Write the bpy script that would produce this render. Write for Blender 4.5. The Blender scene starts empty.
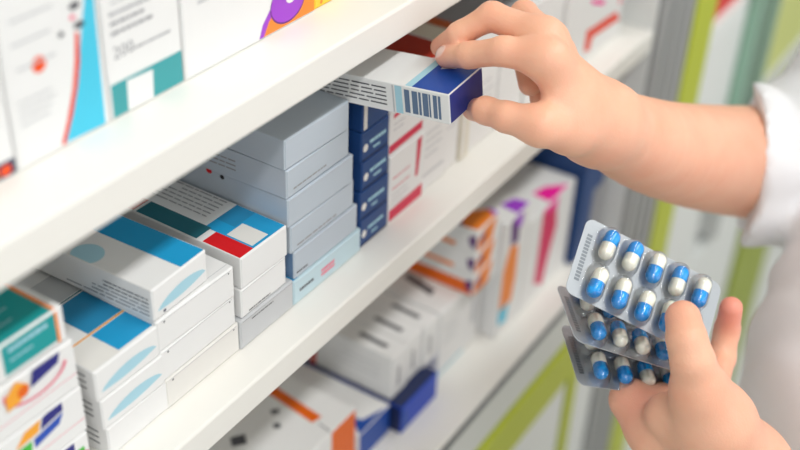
import bpy, bmesh, math, random
import numpy as np
import openvdb
from mathutils import Vector, Matrix

random.seed(7)
S = bpy.context.scene
COL = S.collection

# ------------------------------------------------------------------ materials
def lin(h):
    h = h.lstrip('#')
    v = [int(h[i:i+2], 16)/255 for i in (0, 2, 4)]
    return tuple(((c+.055)/1.055)**2.4 if c > .04045 else c/12.92 for c in v) + (1,)

MATS = {}
def mat(name, col, rough=.5, metal=0, bump=0, bscale=600, spec=.5, var=0, vscale=30, sss=0, coat=0, trans=0, ior=1.45, sheen=0):
    if name in MATS: return MATS[name]
    m = bpy.data.materials.new(name); m.use_nodes = True
    nt = m.node_tree; b = nt.nodes['Principled BSDF']
    c = lin(col)
    b.inputs['Base Color'].default_value = c
    b.inputs['Roughness'].default_value = rough
    b.inputs['Metallic'].default_value = metal
    b.inputs['Specular IOR Level'].default_value = spec
    b.inputs['Coat Weight'].default_value = coat
    b.inputs['Transmission Weight'].default_value = trans
    b.inputs['IOR'].default_value = ior
    b.inputs['Sheen Weight'].default_value = sheen
    tc = nt.nodes.new('ShaderNodeTexCoord')
    if var:
        n = nt.nodes.new('ShaderNodeTexNoise'); n.inputs['Scale'].default_value = vscale; n.inputs['Detail'].default_value = 4
        nt.links.new(tc.outputs['Object'], n.inputs['Vector'])
        r = nt.nodes.new('ShaderNodeMapRange'); r.inputs['To Min'].default_value = 1-var; r.inputs['To Max'].default_value = 1+var
        nt.links.new(n.outputs['Fac'], r.inputs['Value'])
        h = nt.nodes.new('ShaderNodeHueSaturation'); h.inputs['Color'].default_value = c
        nt.links.new(r.outputs['Result'], h.inputs['Value'])
        nt.links.new(h.outputs['Color'], b.inputs['Base Color'])
    if bump:
        n = nt.nodes.new('ShaderNodeTexNoise'); n.inputs['Scale'].default_value = bscale; n.inputs['Detail'].default_value = 3
        nt.links.new(tc.outputs['Object'], n.inputs['Vector'])
        bp = nt.nodes.new('ShaderNodeBump'); bp.inputs['Strength'].default_value = bump; bp.inputs['Distance'].default_value = .0005
        nt.links.new(n.outputs['Fac'], bp.inputs['Height'])
        nt.links.new(bp.outputs['Normal'], b.inputs['Normal'])
    if sss:
        b.inputs['Subsurface Weight'].default_value = sss
        b.inputs['Subsurface Radius'].default_value = (1, .35, .2)
        b.inputs['Subsurface Scale'].default_value = .004
    MATS[name] = m
    return m

def card(name, col, **k): return mat(name, col, rough=k.pop('rough', .42), bump=.05, bscale=900, var=.015, vscale=60, **k)
WHITE = card('card_white', '#ebebea')
OFFWH = card('card_offwhite', '#e6e4df')
CREAM = card('card_cream', '#e2dccb')
GREYW = card('card_grey', '#c6c8ca')
SILV = card('card_silver', '#c2ccd6', metal=.15)
DKGREY = card('print_dark_grey', '#55565c')
MIDGREY = card('print_mid_grey', '#9a9b9f')
LTGREY = card('print_light_grey', '#c4c5c8')
BLACK = card('print_black', '#23242a')
NAVY = card('card_navy', '#1c437c')
DNAVY = card('print_deep_navy', '#14234f')
ROYAL = card('card_royal', '#1348a0')
PURPB = card('card_violet_blue', '#2c3b8c')
BRIGHTB = card('card_bright_blue', '#0d41b8')
SKYB = card('print_sky', '#1b9bd0')
MIDB = card('print_mid_blue', '#2389b8')
TEALD = card('print_dark_teal', '#1f6a78')
TEAL = card('print_teal', '#3a9ea3')
TEALG = card('print_teal_green', '#15999a')
CYAN = card('print_cyan', '#45c6e4')
PALEB = card('print_pale_blue', '#a9d4e3')
ICE = card('card_ice', '#c3dae2')
RED = card('print_red', '#d9141c')
ORRED = card('print_orange_red', '#e8452c')
DOTOR = card('print_orange_dot', '#f0500f')
ORANGE = card('print_orange', '#f5892a')
DORANGE = card('print_deep_orange', '#e8680f')
YELLOW = card('card_yellow', '#f5cb3c')
YELOR = card('print_amber', '#f7a832')
GREEN = card('print_green', '#3fb93c')
COBALT = card('print_cobalt', '#2450b4')
INDIGO = card('print_indigo', '#26267e')
PURPLE = card('print_purple', '#a03fcc')
DPURP = card('print_deep_purple', '#5a1f72')
MAGENTA = card('print_magenta', '#f5169e')
CRIMSON = card('print_crimson', '#d8065a')
PINKR = card('print_pink_red', '#d5284e')
DKRED = card('card_dark_red', '#b0301c')
BURNT = card('card_burnt_orange', '#c4602c')
SLATE = card('print_slate', '#6f8fb4')
BARC = card('print_slate_blue', '#5d7390')
PINKL = card('print_light_pink', '#ee8296')
SHELF = mat('shelf_laminate', '#efede7', rough=.38, bump=.06, bscale=400, var=.012, vscale=9)
PANEL = mat('panel_white', '#e9eceb', rough=.4, bump=.05, var=.01)
ALU = mat('brushed_aluminium', '#b0b2b3', rough=.42, metal=.25, bump=.1, bscale=300)
ALUD = mat('dark_aluminium', '#7c7f81', rough=.5, metal=.4)
LIME = mat('lime_laminate', '#bcc733', rough=.4, bump=.04, var=.02)
LIMEP = mat('pale_lime_laminate', '#cdd480', rough=.4, bump=.04, var=.03)
OLIVE = mat('olive_laminate', '#98a82c', rough=.4, bump=.04, var=.02)
CHAN = mat('clear_price_channel', '#d9dcdb', rough=.2, coat=.5, bump=.03)
GLASSG = mat('green_glass', '#bcd8ca', rough=.2, trans=.3, ior=1.1)
GLASSE = mat('green_glass_edge', '#97bfab', rough=.3, coat=.2)
FLOORM = mat('vinyl_floor', '#c9c7bd', rough=.45, bump=.1, bscale=80, var=.05, vscale=4)
WALLM = mat('painted_wall', '#e6e8e2', rough=.7, bump=.1, bscale=200, var=.01)
COATM = mat('white_cotton', '#f7f8fc', rough=.85, bump=.35, bscale=1500, sheen=.3)
TROUS = mat('navy_trousers', '#2b3346', rough=.85, bump=.3, bscale=1200)
SHOEM = mat('white_clog', '#e2e2e0', rough=.5, bump=.05)
HAIRM = mat('brown_hair', '#3a261b', rough=.5, bump=.8, bscale=300)
FOIL = mat('blister_foil', '#cfd3d8', rough=.42, metal=.55, bump=.25, bscale=700)
FMARK = mat('foil_margin_reflection', '#9aa0a8', rough=.4, metal=.6)  # darker grey, paints a reflection on the embossed foil margin
CAPB = mat('gelatin_blue', '#169ff0', rough=.18, coat=.6, sss=.05)
CAPW = mat('gelatin_ivory', '#fbf8ea', rough=.2, coat=.6, sss=.1)

def film_material():
    m = bpy.data.materials.new('clear_blister_film'); m.use_nodes = True
    nt = m.node_tree; nt.nodes.clear()
    o = nt.nodes.new('ShaderNodeOutputMaterial')
    mx = nt.nodes.new('ShaderNodeMixShader')
    t = nt.nodes.new('ShaderNodeBsdfTransparent'); t.inputs['Color'].default_value = (.99, .995, 1, 1)
    g = nt.nodes.new('ShaderNodeBsdfGlossy'); g.inputs['Roughness'].default_value = .12
    f = nt.nodes.new('ShaderNodeFresnel'); f.inputs['IOR'].default_value = 1.55
    r = nt.nodes.new('ShaderNodeMapRange'); r.inputs['To Min'].default_value = .03; r.inputs['To Max'].default_value = .8
    nt.links.new(f.outputs[0], r.inputs[0]); nt.links.new(r.outputs[0], mx.inputs[0])
    nt.links.new(t.outputs[0], mx.inputs[1]); nt.links.new(g.outputs[0], mx.inputs[2]); nt.links.new(mx.outputs[0], o.inputs[0])
    return m
FILM = film_material()

# ------------------------------------------------------------------ object helpers
def link_mesh(name, bm, mats, parent=None, smooth=False):
    me = bpy.data.meshes.new(name)
    bm.normal_update(); bm.to_mesh(me); bm.free()
    for m in (mats if isinstance(mats, (list, tuple)) else [mats]): me.materials.append(m)
    if smooth:
        for p in me.polygons: p.use_smooth = True
    o = bpy.data.objects.new(name, me); COL.objects.link(o)
    if parent: o.parent = parent
    return o

def thing(name, label, cat, loc=(0, 0, 0), rot=None, group=None):
    o = bpy.data.objects.new(name, None); COL.objects.link(o)
    o.empty_display_size = .02
    M = Matrix.Translation(loc)
    if rot is not None: M = M @ rot.to_4x4()
    o.matrix_world = M
    o['label'] = label; o['category'] = cat
    if group: o['group'] = group
    return o

def add_box(bm, x0, y0, z0, x1, y1, z1, mi=0, bevel=0, seg=2):
    vs = [bm.verts.new(p) for p in ((x0,y0,z0),(x1,y0,z0),(x1,y1,z0),(x0,y1,z0),(x0,y0,z1),(x1,y0,z1),(x1,y1,z1),(x0,y1,z1))]
    fs = [bm.faces.new([vs[i] for i in q]) for q in ((0,3,2,1),(4,5,6,7),(0,1,5,4),(1,2,6,5),(2,3,7,6),(3,0,4,7))]
    for f in fs: f.material_index = mi
    if bevel:
        es = list({e for f in fs for e in f.edges})
        r = bmesh.ops.bevel(bm, geom=es, offset=bevel, segments=seg, affect='EDGES', profile=.5)
        for f in r['faces']: f.material_index = mi
    return vs

def box_obj(name, a, b, m, parent=None, bevel=.001):
    bm = bmesh.new(); add_box(bm, *a, *b, bevel=bevel)
    return link_mesh(name, bm, m, parent)

# ---- printing on cartons: polygons laid a hair above the face, inside the same mesh
def clip(poly, x0, y0, x1, y1):
    for ax, val, sg in ((0, x0, 1), (0, x1, -1), (1, y0, 1), (1, y1, -1)):
        out = []
        n = len(poly)
        for i in range(n):
            a, b = poly[i], poly[(i+1) % n]
            ia, ib = (a[ax]-val)*sg >= 0, (b[ax]-val)*sg >= 0
            if ia: out.append(a)
            if ia != ib:
                t = (val-a[ax])/(b[ax]-a[ax])
                out.append((a[0]+t*(b[0]-a[0]), a[1]+t*(b[1]-a[1])))
        poly = out
        if len(poly) < 3: return []
    return poly

def ellipse(cx, cy, a, b, ang=0, n=28, t0=0, t1=2*math.pi):
    ca, sa = math.cos(ang), math.sin(ang); r = []
    for i in range(n):
        t = t0+(t1-t0)*i/n
        x, y = a*math.cos(t), b*math.sin(t)
        r.append((cx+x*ca-y*sa, cy+x*sa+y*ca))
    return r

def rect(x0, y0, x1, y1): return [(x0, y0), (x1, y0), (x1, y1), (x0, y1)]

def dashes(x0, y0, w, rows, pitch, th, seed=1, vertical=False, ragged=True):
    """rows of word-like bars; (x0, y0) is the start of the first row and rows run to -y."""
    rg = random.Random(seed); out = []
    for r in range(rows):
        p = 0; end = w*(rg.uniform(.6, 1) if ragged else 1)
        while p < end:
            L = rg.uniform(.06, .2)*w
            L = min(L, end-p)
            q = rect(x0+p, y0-r*pitch, x0+p+L, y0-r*pitch+th)
            if vertical: q = [(x0 + (b-y0), y0 + (a-x0)) for a, b in q]
            out.append(q); p += L+.02*w
    return out

def text_polys(s, x, y, size):
    c = bpy.data.curves.new('t', 'FONT'); c.body = s; c.size = size; c.resolution_u = 2
    o = bpy.data.objects.new('t', c); COL.objects.link(o)
    bpy.context.view_layer.update()
    me = o.evaluated_get(bpy.context.evaluated_depsgraph_get()).to_mesh()
    out = [[(x+me.vertices[i].co.x, y+me.vertices[i].co.y) for i in p.vertices] for p in me.polygons]
    bpy.data.objects.remove(o); bpy.data.curves.remove(c)
    return out

def carton(label, x, y, z, w, d, h, base=WHITE, prints=(), rot=0, tilt=None, group=None, cat='medicine box', name='medicine_box', flap=None, M=None, absolute=True):
    """A folded paper carton. x,y,z = front-left-bottom corner; y grows into the shelf. Print coordinates are in the place's own metres."""
    R3 = M if M is not None else Matrix.Rotation(rot, 3, 'Z')
    root = thing(name, label, cat, (x, y, z), R3, group)
    ox, oy, oz = (x, y, z) if absolute else (0, 0, 0)
    body, fl = bmesh.new(), bmesh.new()
    add_box(body, 0, 0, 0, w, d, h, 0, bevel=.0006)
    t = .00045
    add_box(fl, .0007, -t, .0009, w-.0007, 0.0002, h-.0005, 0, bevel=.0002, seg=1)
    flm = flap or base
    bmats, fmats = [base], [flm]
    layer = {'F': 0, 'T': 0, 'L': 0}
    for face, polys, m in prints:
        if polys and not isinstance(polys[0][0], (tuple, list)): polys = [polys]
        layer[face] += 1
        e = .00006+.000025*layer[face]
        for p in polys:
            if face == 'F':
                q = clip([(a-ox, b-oz) for a, b in p], .0009, .0012, w-.0009, h-.0008)
                P = [(a, -t-e, b) for a, b in q]; bm, ml = fl, fmats
            elif face == 'T':
                q = clip([(a-ox, b-oy) for a, b in p], .0007, .0007, w-.0007, d-.001)
                P = [(a, b, h+e) for a, b in q]; bm, ml = body, bmats
            else:
                q = clip([(a-oy, b-oz) for a, b in p], .0007, .0008, d-.001, h-.0008)
                P = [(-e, a, b) for a, b in q]; bm, ml = body, bmats
            if len(P) < 3: continue
            if m not in ml: ml.append(m)
            try: f = bm.faces.new([bm.verts.new(c) for c in P])
            except ValueError: continue
            f.material_index = ml.index(m)
            f.normal_update()
            want = {'F': Vector((0,-1,0)), 'T': Vector((0,0,1)), 'L': Vector((-1,0,0))}[face]
            if f.normal.dot(want) < 0: f.normal_flip()
    link_mesh('carton_sleeve', body, bmats, root)
    link_mesh('end_flap', fl, fmats, root)
    return root

# ------------------------------------------------------------------ setting
FZ = -1.30
def struct(name, a, b, m):
    o = box_obj(name, a, b, m, bevel=0); o['kind'] = 'structure'; return o
struct('floor', (-2.6, -3.0, FZ-.05), (4.2, .62, FZ), FLOORM)
struct('wall_back', (-2.6, .5, FZ), (4.2, .62, 1.5), WALLM)
struct('wall_right', (4.0, -3.0, FZ), (4.2, .5, 1.5), WALLM)
struct('ceiling', (-2.6, -3.0, 1.5), (4.2, .62, 1.56), WALLM)

# ------------------------------------------------------------------ shelving
U = thing('shelving_unit', 'white laminate pharmacy shelving unit with lime green trim, filled with medicine boxes', 'shelving unit', (-.2, .16, FZ))
def upart(name, a, b, m, bevel=.0012, parent=None):
    bm = bmesh.new(); o = (-.2, .16, FZ)
    add_box(bm, *[a[i]-o[i] for i in range(3)], *[b[i]-o[i] for i in range(3)], bevel=bevel)
    return link_mesh(name, bm, m, parent or U)
XL, XR = -1.0, .541
for z0, z1 in ((.155, .175), (-.020, 0), (.53, .55)):
    upart('shelf', (XL, 0, z0), (XR-.003, .33, z1), SHELF, .0015)
upart('shelf', (XL, 0, -.298), (XR-.003, .33, -.24), SHELF, .002)
upart('price_channel_groove', (XL, -.0035, -.2465), (XR-.003, .0, -.2425), ALUD, .0004)
upart('price_channel', (XL, -.003, -.292), (XR-.003, 0, -.247), CHAN, .001)
upart('back_panel', (XL, .33, -.9), (XR, .345, .55), PANEL)
upart('side_panel', (XL-.018, 0, FZ), (XL, .345, .55), PANEL)
sp = upart('side_panel', (XR-.003, .001, FZ), (XR, .345, .55), PANEL, 0)
bm = bmesh.new()
add_box(bm, .541+.2, .002-.16, 0, .637+.2, .345-.16, .55-FZ, bevel=.001)
for i, xx in enumerate((.545, .569, .593, .617)):
    add_box(bm, xx+.2, -.006-.16, 0, xx+.2+.014, .003-.16, .55-FZ, 0, bevel=.002)
for xx in (.5605, .5845, .6085):
    add_box(bm, xx+.2, -.001-.16, 0, xx+.2+.007, .003-.16, .55-FZ, 1)
link_mesh('metal_post', bm, [ALU, ALUD], U)
upart('lime_trim', (.638, -.006, FZ), (.706, .345, .55), LIME)
upart('lime_trim', (XL, -.006, -.352), (.478, .32, -.299), LIME)
upart('lime_trim', (.455, -.004, FZ+.08), (.478, .02, -.352), LIME)
for a, b in ((-.98, -.28), (-.275, .451), (.480, .538)):
    upart('cabinet_door', (a, -.002, FZ+.08), (b, .018, -.356), PANEL, .002)
upart('plinth', (XL, .02, FZ), (XR, .32, FZ+.08), ALUD)

# second unit further along the aisle
K = thing('display_cabinet', 'white and lime green cabinet with green glass side beyond the metal post', 'cabinet', (1.2, .16, FZ))
def kpart(name, a, b, m, bevel=.001):
    bm = bmesh.new(); o = (1.2, .16, FZ)
    add_box(bm, *[a[i]-o[i] for i in range(3)], *[b[i]-o[i] for i in range(3)], bevel=bevel)
    return link_mesh(name, bm, m, K)
kpart('white_panel', (.708, .12, FZ), (.858, .345, .55), PANEL)
kpart('white_panel', (.708, 0, FZ), (.858, .119, -.46), PANEL)
for z0 in (-.0815, .06, .25): kpart('shelf', (.708, 0, z0), (.858, .119, z0+.012), PANEL)
kpart('white_panel', (.708, 0, -.458), (.851, .119, -.083), PANEL)
kpart('white_panel', (.852, 0, -.46), (.8585, .12, .55), PANEL)
kpart('glass_side', (.875, -.012, -.31), (.882, .30, .5), GLASSG)
kpart('glass_edge', (.860, -.014, -.31), (.868, .30, .5), GLASSE)
kpart('glass_side', (.915, -.022, -.31), (.922, .30, .5), GLASSG)
kpart('cabinet_door', (.860, 0, FZ), (1.118, .33, -.46), PANEL)
kpart('lime_trim', (1.12, -.006, FZ), (1.36, .33, -.46), OLIVE)
kpart('cabinet_door', (1.362, 0, FZ), (2.4, .33, -.46), PANEL)
kpart('lime_panel', (.96, -.008, -.232), (2.4, .33, -.02), LIMEP)
kpart('shelf', (.96, -.012, -.262), (2.4, .33, -.234), CHAN)
kpart('lime_trim', (1.08, -.006, -.335), (2.4, .33, -.275), LIME)
kpart('shelf', (.93, -.01, -.45), (2.4, .33, -.337), PANEL)
kpart('back_panel', (.93, .3, 0), (2.4, .345, .55), PANEL)
carton('red box standing on the small shelf between the lime strip and the green glass', .746, .008, -.0694, .100, .09, .030, DKRED, [('F', rect(.7, -.2, .9, -.0), RED)])

# ------------------------------------------------------------------ top shelf cartons
TY, TZ = .034, .1752
def front_box(label, x0, x1, y, z, h, d, base, prints, **k):
    return carton(label, x0, y, z, x1-x0, d, h, base, prints, **k)
front_box('tall white carton with a navy and orange foot strip, leftmost on the top shelf', -.215, -.1462, TY, TZ, .13, .06, WHITE,
    [('F', rect(-.215, .1752, -.1462, .1835), DNAVY), ('F', ellipse(-.152, .1795, .003, .0025), DOTOR), ('F', rect(-.163, .1775, -.156, .181), ORANGE), ('F', dashes(-.19, .235, .035, 4, .005, .0012, 3), LTGREY)])
front_box('tall white carton with an orange dot and a cyan wave edged in red', -.1452, -.0925, TY, TZ, .135, .05, WHITE,
    [('F', [(-0.0964, 0.2607), (-0.0998, 0.2360), (-0.1037, 0.2217), (-0.1078, 0.2071), (-0.1139, 0.1907), (-0.1202, 0.1773), (-0.0960, 0.1763), (-0.0944, 0.2342), (-0.0943, 0.2601)], CYAN),
     ('F', [(-0.1067, 0.2242), (-0.1046, 0.2234), (-0.1060, 0.2111), (-0.1089, 0.2005), (-0.1138, 0.1882), (-0.1197, 0.1766), (-0.1218, 0.1776), (-0.1167, 0.1880), (-0.1118, 0.2003), (-0.1087, 0.2122)], ORRED),
     ('F', ellipse(*(-0.1274, 0.2177), .0036, .0036), DOTOR),
     ('F', dashes(*(-0.1387, 0.2392), .026, 1, .005, .0010, 5), LTGREY),
     ('F', dashes(*(-0.1397, 0.2294), .022, 1, .005, .0010, 6), LTGREY),
     ('F', dashes(*(-0.1387, 0.2186), .028, 1, .005, .0010, 16), LTGREY),
     ('F', dashes(*(-0.1409, 0.2047), .025, 4, .0034, .0008, 7), LTGREY),
     ('F', ellipse(*(-0.1142, 0.2260), .0015, .0012), DKGREY), ('F', ellipse(*(-0.1041, 0.2268), .003, .0016), DKGREY), ('F', ellipse(*(-0.1054, 0.2357), .003, .0016), DKGREY),
     ('F', ellipse(*(-0.1073, 0.2311), .0016, .0012), PINKL)])
front_box('white carton with a teal base band holding a white square', -.0915, -.0438, TY, TZ, .135, .05, WHITE,
    [('F', rect(-.0915, .1752, -.0438, (-0.0908, 0.1906)[1]+.002), TEAL),
     ('F', [(-0.0808, 0.1914), (-0.0641, 0.1903), (-0.0651, 0.1763), (-0.0815, 0.1765)], WHITE),
     ('F', text_polys('200', *(-0.0871, 0.2037), .0085), MIDGREY),
     ('F', dashes(*(-0.0759, 0.2043), .025, 1, .003, .0010, 8, ragged=False), MIDGREY),
     ('F', dashes(*(-0.0872, 0.2240), .033, 3, .0045, .0016, 9), MIDGREY),
     ('F', dashes(*(-0.0858, 0.2336), .033, 3, .0045, .0010, 10), LTGREY)])
front_box('wide white carton with a purple ring over an orange corner', -.0425, .0611, TY, TZ, .13, .07, WHITE,
    [('F', [(0.0124, 0.1752), (0.0161, 0.1833), (0.0230, 0.1902), (0.0315, 0.1961), (0.0756, 0.1942), (0.0758, 0.1750), (0.0636, 0.1745)], PURPLE),
     ('F', [(0.0157, 0.1751), (0.0210, 0.1832), (0.0279, 0.1885), (0.0402, 0.2053), (0.0756, 0.1999), (0.0758, 0.1756), (0.0618, 0.1757)], ORANGE),
     ('F', ellipse(*(0.0372, 0.1887), .0148, .0112), DPURP),
     ('F', ellipse(*(0.0372, 0.1892), .0142, .0108), PURPLE),
     ('F', ellipse(*(0.0398, 0.1911), .0042, .0034), WHITE),
     ('F', dashes(*(-0.0316, 0.2229), .05, 3, .006, .0016, 12), LTGREY)])
front_box('yellow carton beside the wide white one on the top shelf', .0622, .0855, TY+.001, TZ, .12, .05, YELLOW,
    [('F', ellipse(*(0.0683, 0.1782), .0012, .0012), ORANGE)])

# ------------------------------------------------------------------ middle shelf cartons
SY = .024
# stack 1 : three logo cartons and a teal-topped one
def logo(cx, cz, a, b, c, s=1.0, ring=False):
    P = []
    if ring:
        for i in range(26):
            t = math.pi*(.95+1.0*i/25); r = .016*s
            P.append(('F', ellipse(cx+r*math.cos(t), cz-.002+.0085*s*math.sin(t), .0011, .0009, n=8), PINKL))
        P.append(('F', [(cx-.016*s, cz-.008*s), (cx-.009*s, cz-.007*s), (cx-.004*s, cz-.001*s), (cx-.010*s, cz+.004*s), (cx-.016*s, cz-.001*s)], YELOR))
        P.append(('F', ellipse(cx-.007*s, cz-.003*s, .003*s, .003*s), DORANGE))
        P.append(('F', [(cx-.003*s, cz-.004*s), (cx+.012*s, cz-.001*s), (cx+.0145*s, cz+.006*s), (cx-.001*s, cz+.004*s)], INDIGO))
        return P
    P.append(('F', [(cx-.016*s, cz), (cx-.003*s, cz+.001*s), (cx-.001*s, cz+.007*s), (cx-.010*s, cz+.006*s)], a))
    P.append(('F', [(cx-.002*s, cz+.001*s), (cx+.011*s, cz+.003*s), (cx+.011*s, cz+.009*s), (cx, cz+.007*s)], INDIGO))
    P.append(('F', [(cx-.006*s, cz-.006*s), (cx+.008*s, cz-.003*s), (cx+.011*s, cz+.002*s), (cx-.006*s, cz-.001*s)], c))
    P.append(('F', [(cx-.016*s, cz-.008*s), (cx-.008*s, cz-.007*s), (cx-.007*s, cz-.001*s), (cx-.016*s, cz-.001*s)], b))
    return P
hb = .0290
for i in range(3):
    z0 = .0002+i*hb
    kx = -.1910+(.0006 if i == 1 else 0)
    pr = [('F', rect(kx, z0+.0085+.0*i, kx+.051, z0+.0089), PINKL)]
    if i == 2: pr += logo(-.1640, z0+.0235, YELOR, GREEN, COBALT, 1.08, True)
    else: pr += logo(-.1640+(.003 if i == 0 else .0), z0+.0195, YELOR, GREEN, COBALT, 1.08)
    if i == 0: pr += [('F', rect(-.1475, .018, -.1435, .0215), GREEN), ('F', [(-.1445, .0135), (-.1408, .0165), (-.1445, .019)], RED)]
    carton(['white carton with red, green and blue flashes, lowest of the far left stack',
            'white carton with orange, green and blue tile logo, middle of far left stack',
            'white carton with blue tile and pink dotted ring, under the teal topped carton'][i],
           kx, SY, z0, .051, .10, hb-.0006, WHITE, pr, group='white logo cartons in the far left stack')
carton('small carton with teal top and orange edge line, on the far left stack', -.1905, SY+.001, .0876, .0485, .085, .0195, WHITE,
    [('T', rect(-.1775, .02, -.1475, .11), TEALG), ('F', rect(-.1775, .0905, -.1475, .108), TEALG),
     ('T', rect(-.1475, .02, -.1455, .11), ORANGE), ('F', rect(-.1475, .0890, -.1458, .108), ORANGE),
     ('F', dashes(-.174, .1015, .022, 1, .003, .0022, 4, ragged=False), PALEB), ('F', dashes(-.174, .0965, .020, 1, .003, .001, 14), PALEB),
     ('T', dashes(-.174, .075, .020, 6, .008, .0008, 24), PALEB), ('L', dashes(.03, .1, .06, 3, .004, .001, 5), LTGREY)])
# stack 2 : blue topped cartons with pale ellipse
for i in range(3):
    z0 = .0002+i*.0197; x0 = -.1312+(.0015 if i == 1 else .003 if i == 0 else 0); w = .0440
    pr = [('L', dashes(.03, z0+.014, .085, 3, .004, .0009, 20+i), DKGREY)]
    if i: pr += [('F', [(x0+.003+.039*t, z0+.0050+.0025*t+.0056*math.sin(math.pi*t)**.6) for t in [k/16 for k in range(17)]]+[(x0+.003+.039*t, z0+.0050+.0025*t-.0016*math.sin(math.pi*t)) for t in [k/16 for k in range(15, 0, -1)]], PALEB)]
    if i == 2:
        pr += [('T', rect(x0+.0195, .0470, x0+.0432, .0745), MIDB), ('T', rect(x0+.0195, .0262, x0+.0432, .0450), SKYB),
               ('T', rect(x0, .0455, x0+.044, .0466), YELOR), ('T', rect(x0+.0195, .077, x0+.0432, .098), GREYW), ('T', rect(x0+.0195, .0755, x0+.0432, .0763), TEALD),
               ('T', rect(x0+.0005, SY+.001, x0+.019, .0445), OFFWH)]
    carton(['white carton resting on the shelf under the two with pale blue ellipses',
            'white carton with pale blue ellipse, middle of three in its stack',
            'white carton with a blue band and thin orange line on top'][i],
           x0, SY, z0, w, .11, .0193, WHITE, pr, rot=(.012, -.01, .0)[i], group='cartons in the second stack from the left')
# stack 3
for i in range(3):
    z0 = .0002+i*.0204; x0 = -.0870+(.0015, .0, -.0008)[i]
    carton(['plain white carton resting on the shelf beneath two more plain white ones',
            'plain white carton in the middle of the three plain white ones',
            'plain white carton directly under the one with the blue band and ellipse'][i],
           x0, SY, z0, .0600, .105, .0200, (OFFWH, WHITE, WHITE)[i],
           [('F', rect(x0+.003, z0+.0186, x0+.0575, z0+.0189), LTGREY), ('F', ellipse(x0+.0055, z0+.0175, .0007, .0006), DKGREY), ('F', ellipse(x0+.0555, z0+.0178, .0005, .0005), DKGREY), ('T', rect(x0+.001, SY+.0035, x0+.059, SY+.0039), LTGREY)],
           rot=(.0, .01, -.008)[i], group='plain white cartons in one stack')
x0, z0 = -.0882, .0616
carton('white carton with bright blue band and pale ellipses, lying on plain white cartons', x0, SY+.0005, z0, .0425, .105, .0198, WHITE,
    [('T', rect(x0+.0235, SY+.001, x0+.0418, SY+.10), SKYB), ('T', ellipse(x0+.006, SY+.048, .0085, .009), PALEB),
     ('F', [(x0+.003+.038*t, z0+.0050+.0025*t+.0058*math.sin(math.pi*t)**.6) for t in [k/16 for k in range(17)]]+[(x0+.003+.038*t, z0+.0050+.0025*t-.0016*math.sin(math.pi*t)) for t in [k/16 for k in range(15, 0, -1)]], PALEB), ('F', rect(x0+.007, z0+.002, x0+.0088, z0+.0035), DNAVY),
     ('L', dashes(SY+.003, z0+.0125, .03, 2, .0025, .0009, 31, ragged=False), DKGREY), ('L', dashes(SY+.003, z0+.0075, .06, 3, .0025, .0009, 32), MIDGREY)], rot=.035)
# stack 4
x0 = -.0212
carton('silvery grey carton lowest in the stack topped by the red and blue one', x0-.004, SY-.001, .0002, .0490, .10, .0200, GREYW,
    [('F', rect(x0-.002, .0190, x0+.044, .0193), MIDGREY), ('F', dashes(x0+.006, .0165, .02, 1, .003, .0008, 2), DKGREY)])
carton('off-white carton between the red topped one and the silvery grey one', x0-.001, SY, .0206, .0412, .10, .0197, WHITE,
    [('F', rect(x0, .0392, x0+.039, .0395), LTGREY), ('F', dashes(x0+.005, .0225, .02, 1, .003, .0008, 2), DKGREY)], rot=.01)
carton('white carton with a red block, blue frame and small text on its top', x0, SY, .0407, .0410, .098, .0208, WHITE,
    [('T', rect(x0, SY, x0+.0122, SY+.0275), RED), ('T', rect(x0+.0122, SY, x0+.041, SY+.036), SKYB), ('T', rect(x0+.022, SY+.022, x0+.041, SY+.036), MIDB),
     ('T', rect(x0+.0135, SY+.0025, x0+.0275, SY+.021), OFFWH), ('T', rect(x0+.0, SY+.032, x0+.0135, SY+.078), TEALD), ('T', rect(x0+.0, SY+.080, x0+.0135, SY+.095), DKRED),
     ('T', dashes(SY+.040, x0+.0175, .05, 6, -.0038, .0009, 9, vertical=False), MIDGREY) if False else ('T', [[(b, a) for a, b in q] for q in dashes(SY+.042, x0+.038, .05, 6, .0036, .0009, 9)], MIDGREY)], rot=-.01)
# stack 5 silver
sil = [(.0195, .060, .0975, .0195), (.0208, .0615, .0779, .0194), (.0215, .064, .0578, .0199), (.0235, .0650, .0384, .0192), (.0265, .0655, .0182, .0200)]
sl = ['plain silver grey carton at the very top of the silver stack', 'silver grey carton with a print line, second from top of silver stack',
      'silver grey carton with a red dot and a black dot on its side', 'silver grey carton with small print, fourth from top of silver stack', 'silver blue carton lowest of the silver ones, on the pale teal carton']
for i, (x, w, z, h) in enumerate(sil):
    pr = []
    if i == 1: pr += [('F', dashes(x+.006, z+.004, .032, 1, .002, .0012, 3, ragged=False), MIDGREY), ('L', dashes(.06, z+.012, .04, 3, .003, .001, 3), MIDGREY)]
    if i == 2: pr += [('L', ellipse(.088-.006, z+.0178, .0022, .0018), RED), ('L', ellipse(.072, z+.0170, .0016, .0015), BLACK)]
    if i == 3: pr += [('F', dashes(x+.006, z+.003, .04, 1, .002, .0012, 6, ragged=False), MIDGREY)]
    if i == 4: pr += [('L', rect(SY, z, SY+.1, z+h), SLATE), ('F', dashes(x+.002, z+.0035, .012, 1, .002, .0012, 6), DKGREY)]
    carton(sl[i], x, SY, z, w, .105, h-.0004, SILV, pr, rot=(-.02, .01, -.01, .012, .0)[i], group='silver grey cartons')
carton('pale teal carton with pink lettering at the foot of the silver stack', .0244, SY-.001, .0002, .0706, .105, .0177, ICE,
    [('F', dashes(.030, .008, .02, 1, .003, .002, 4), DKGREY), ('F', dashes(.052, .009, .014, 2, .003, .0022, 5, ragged=False), PINKL), ('T', rect(.0185, SY, .03, SY+.03), SKYB)])
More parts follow.
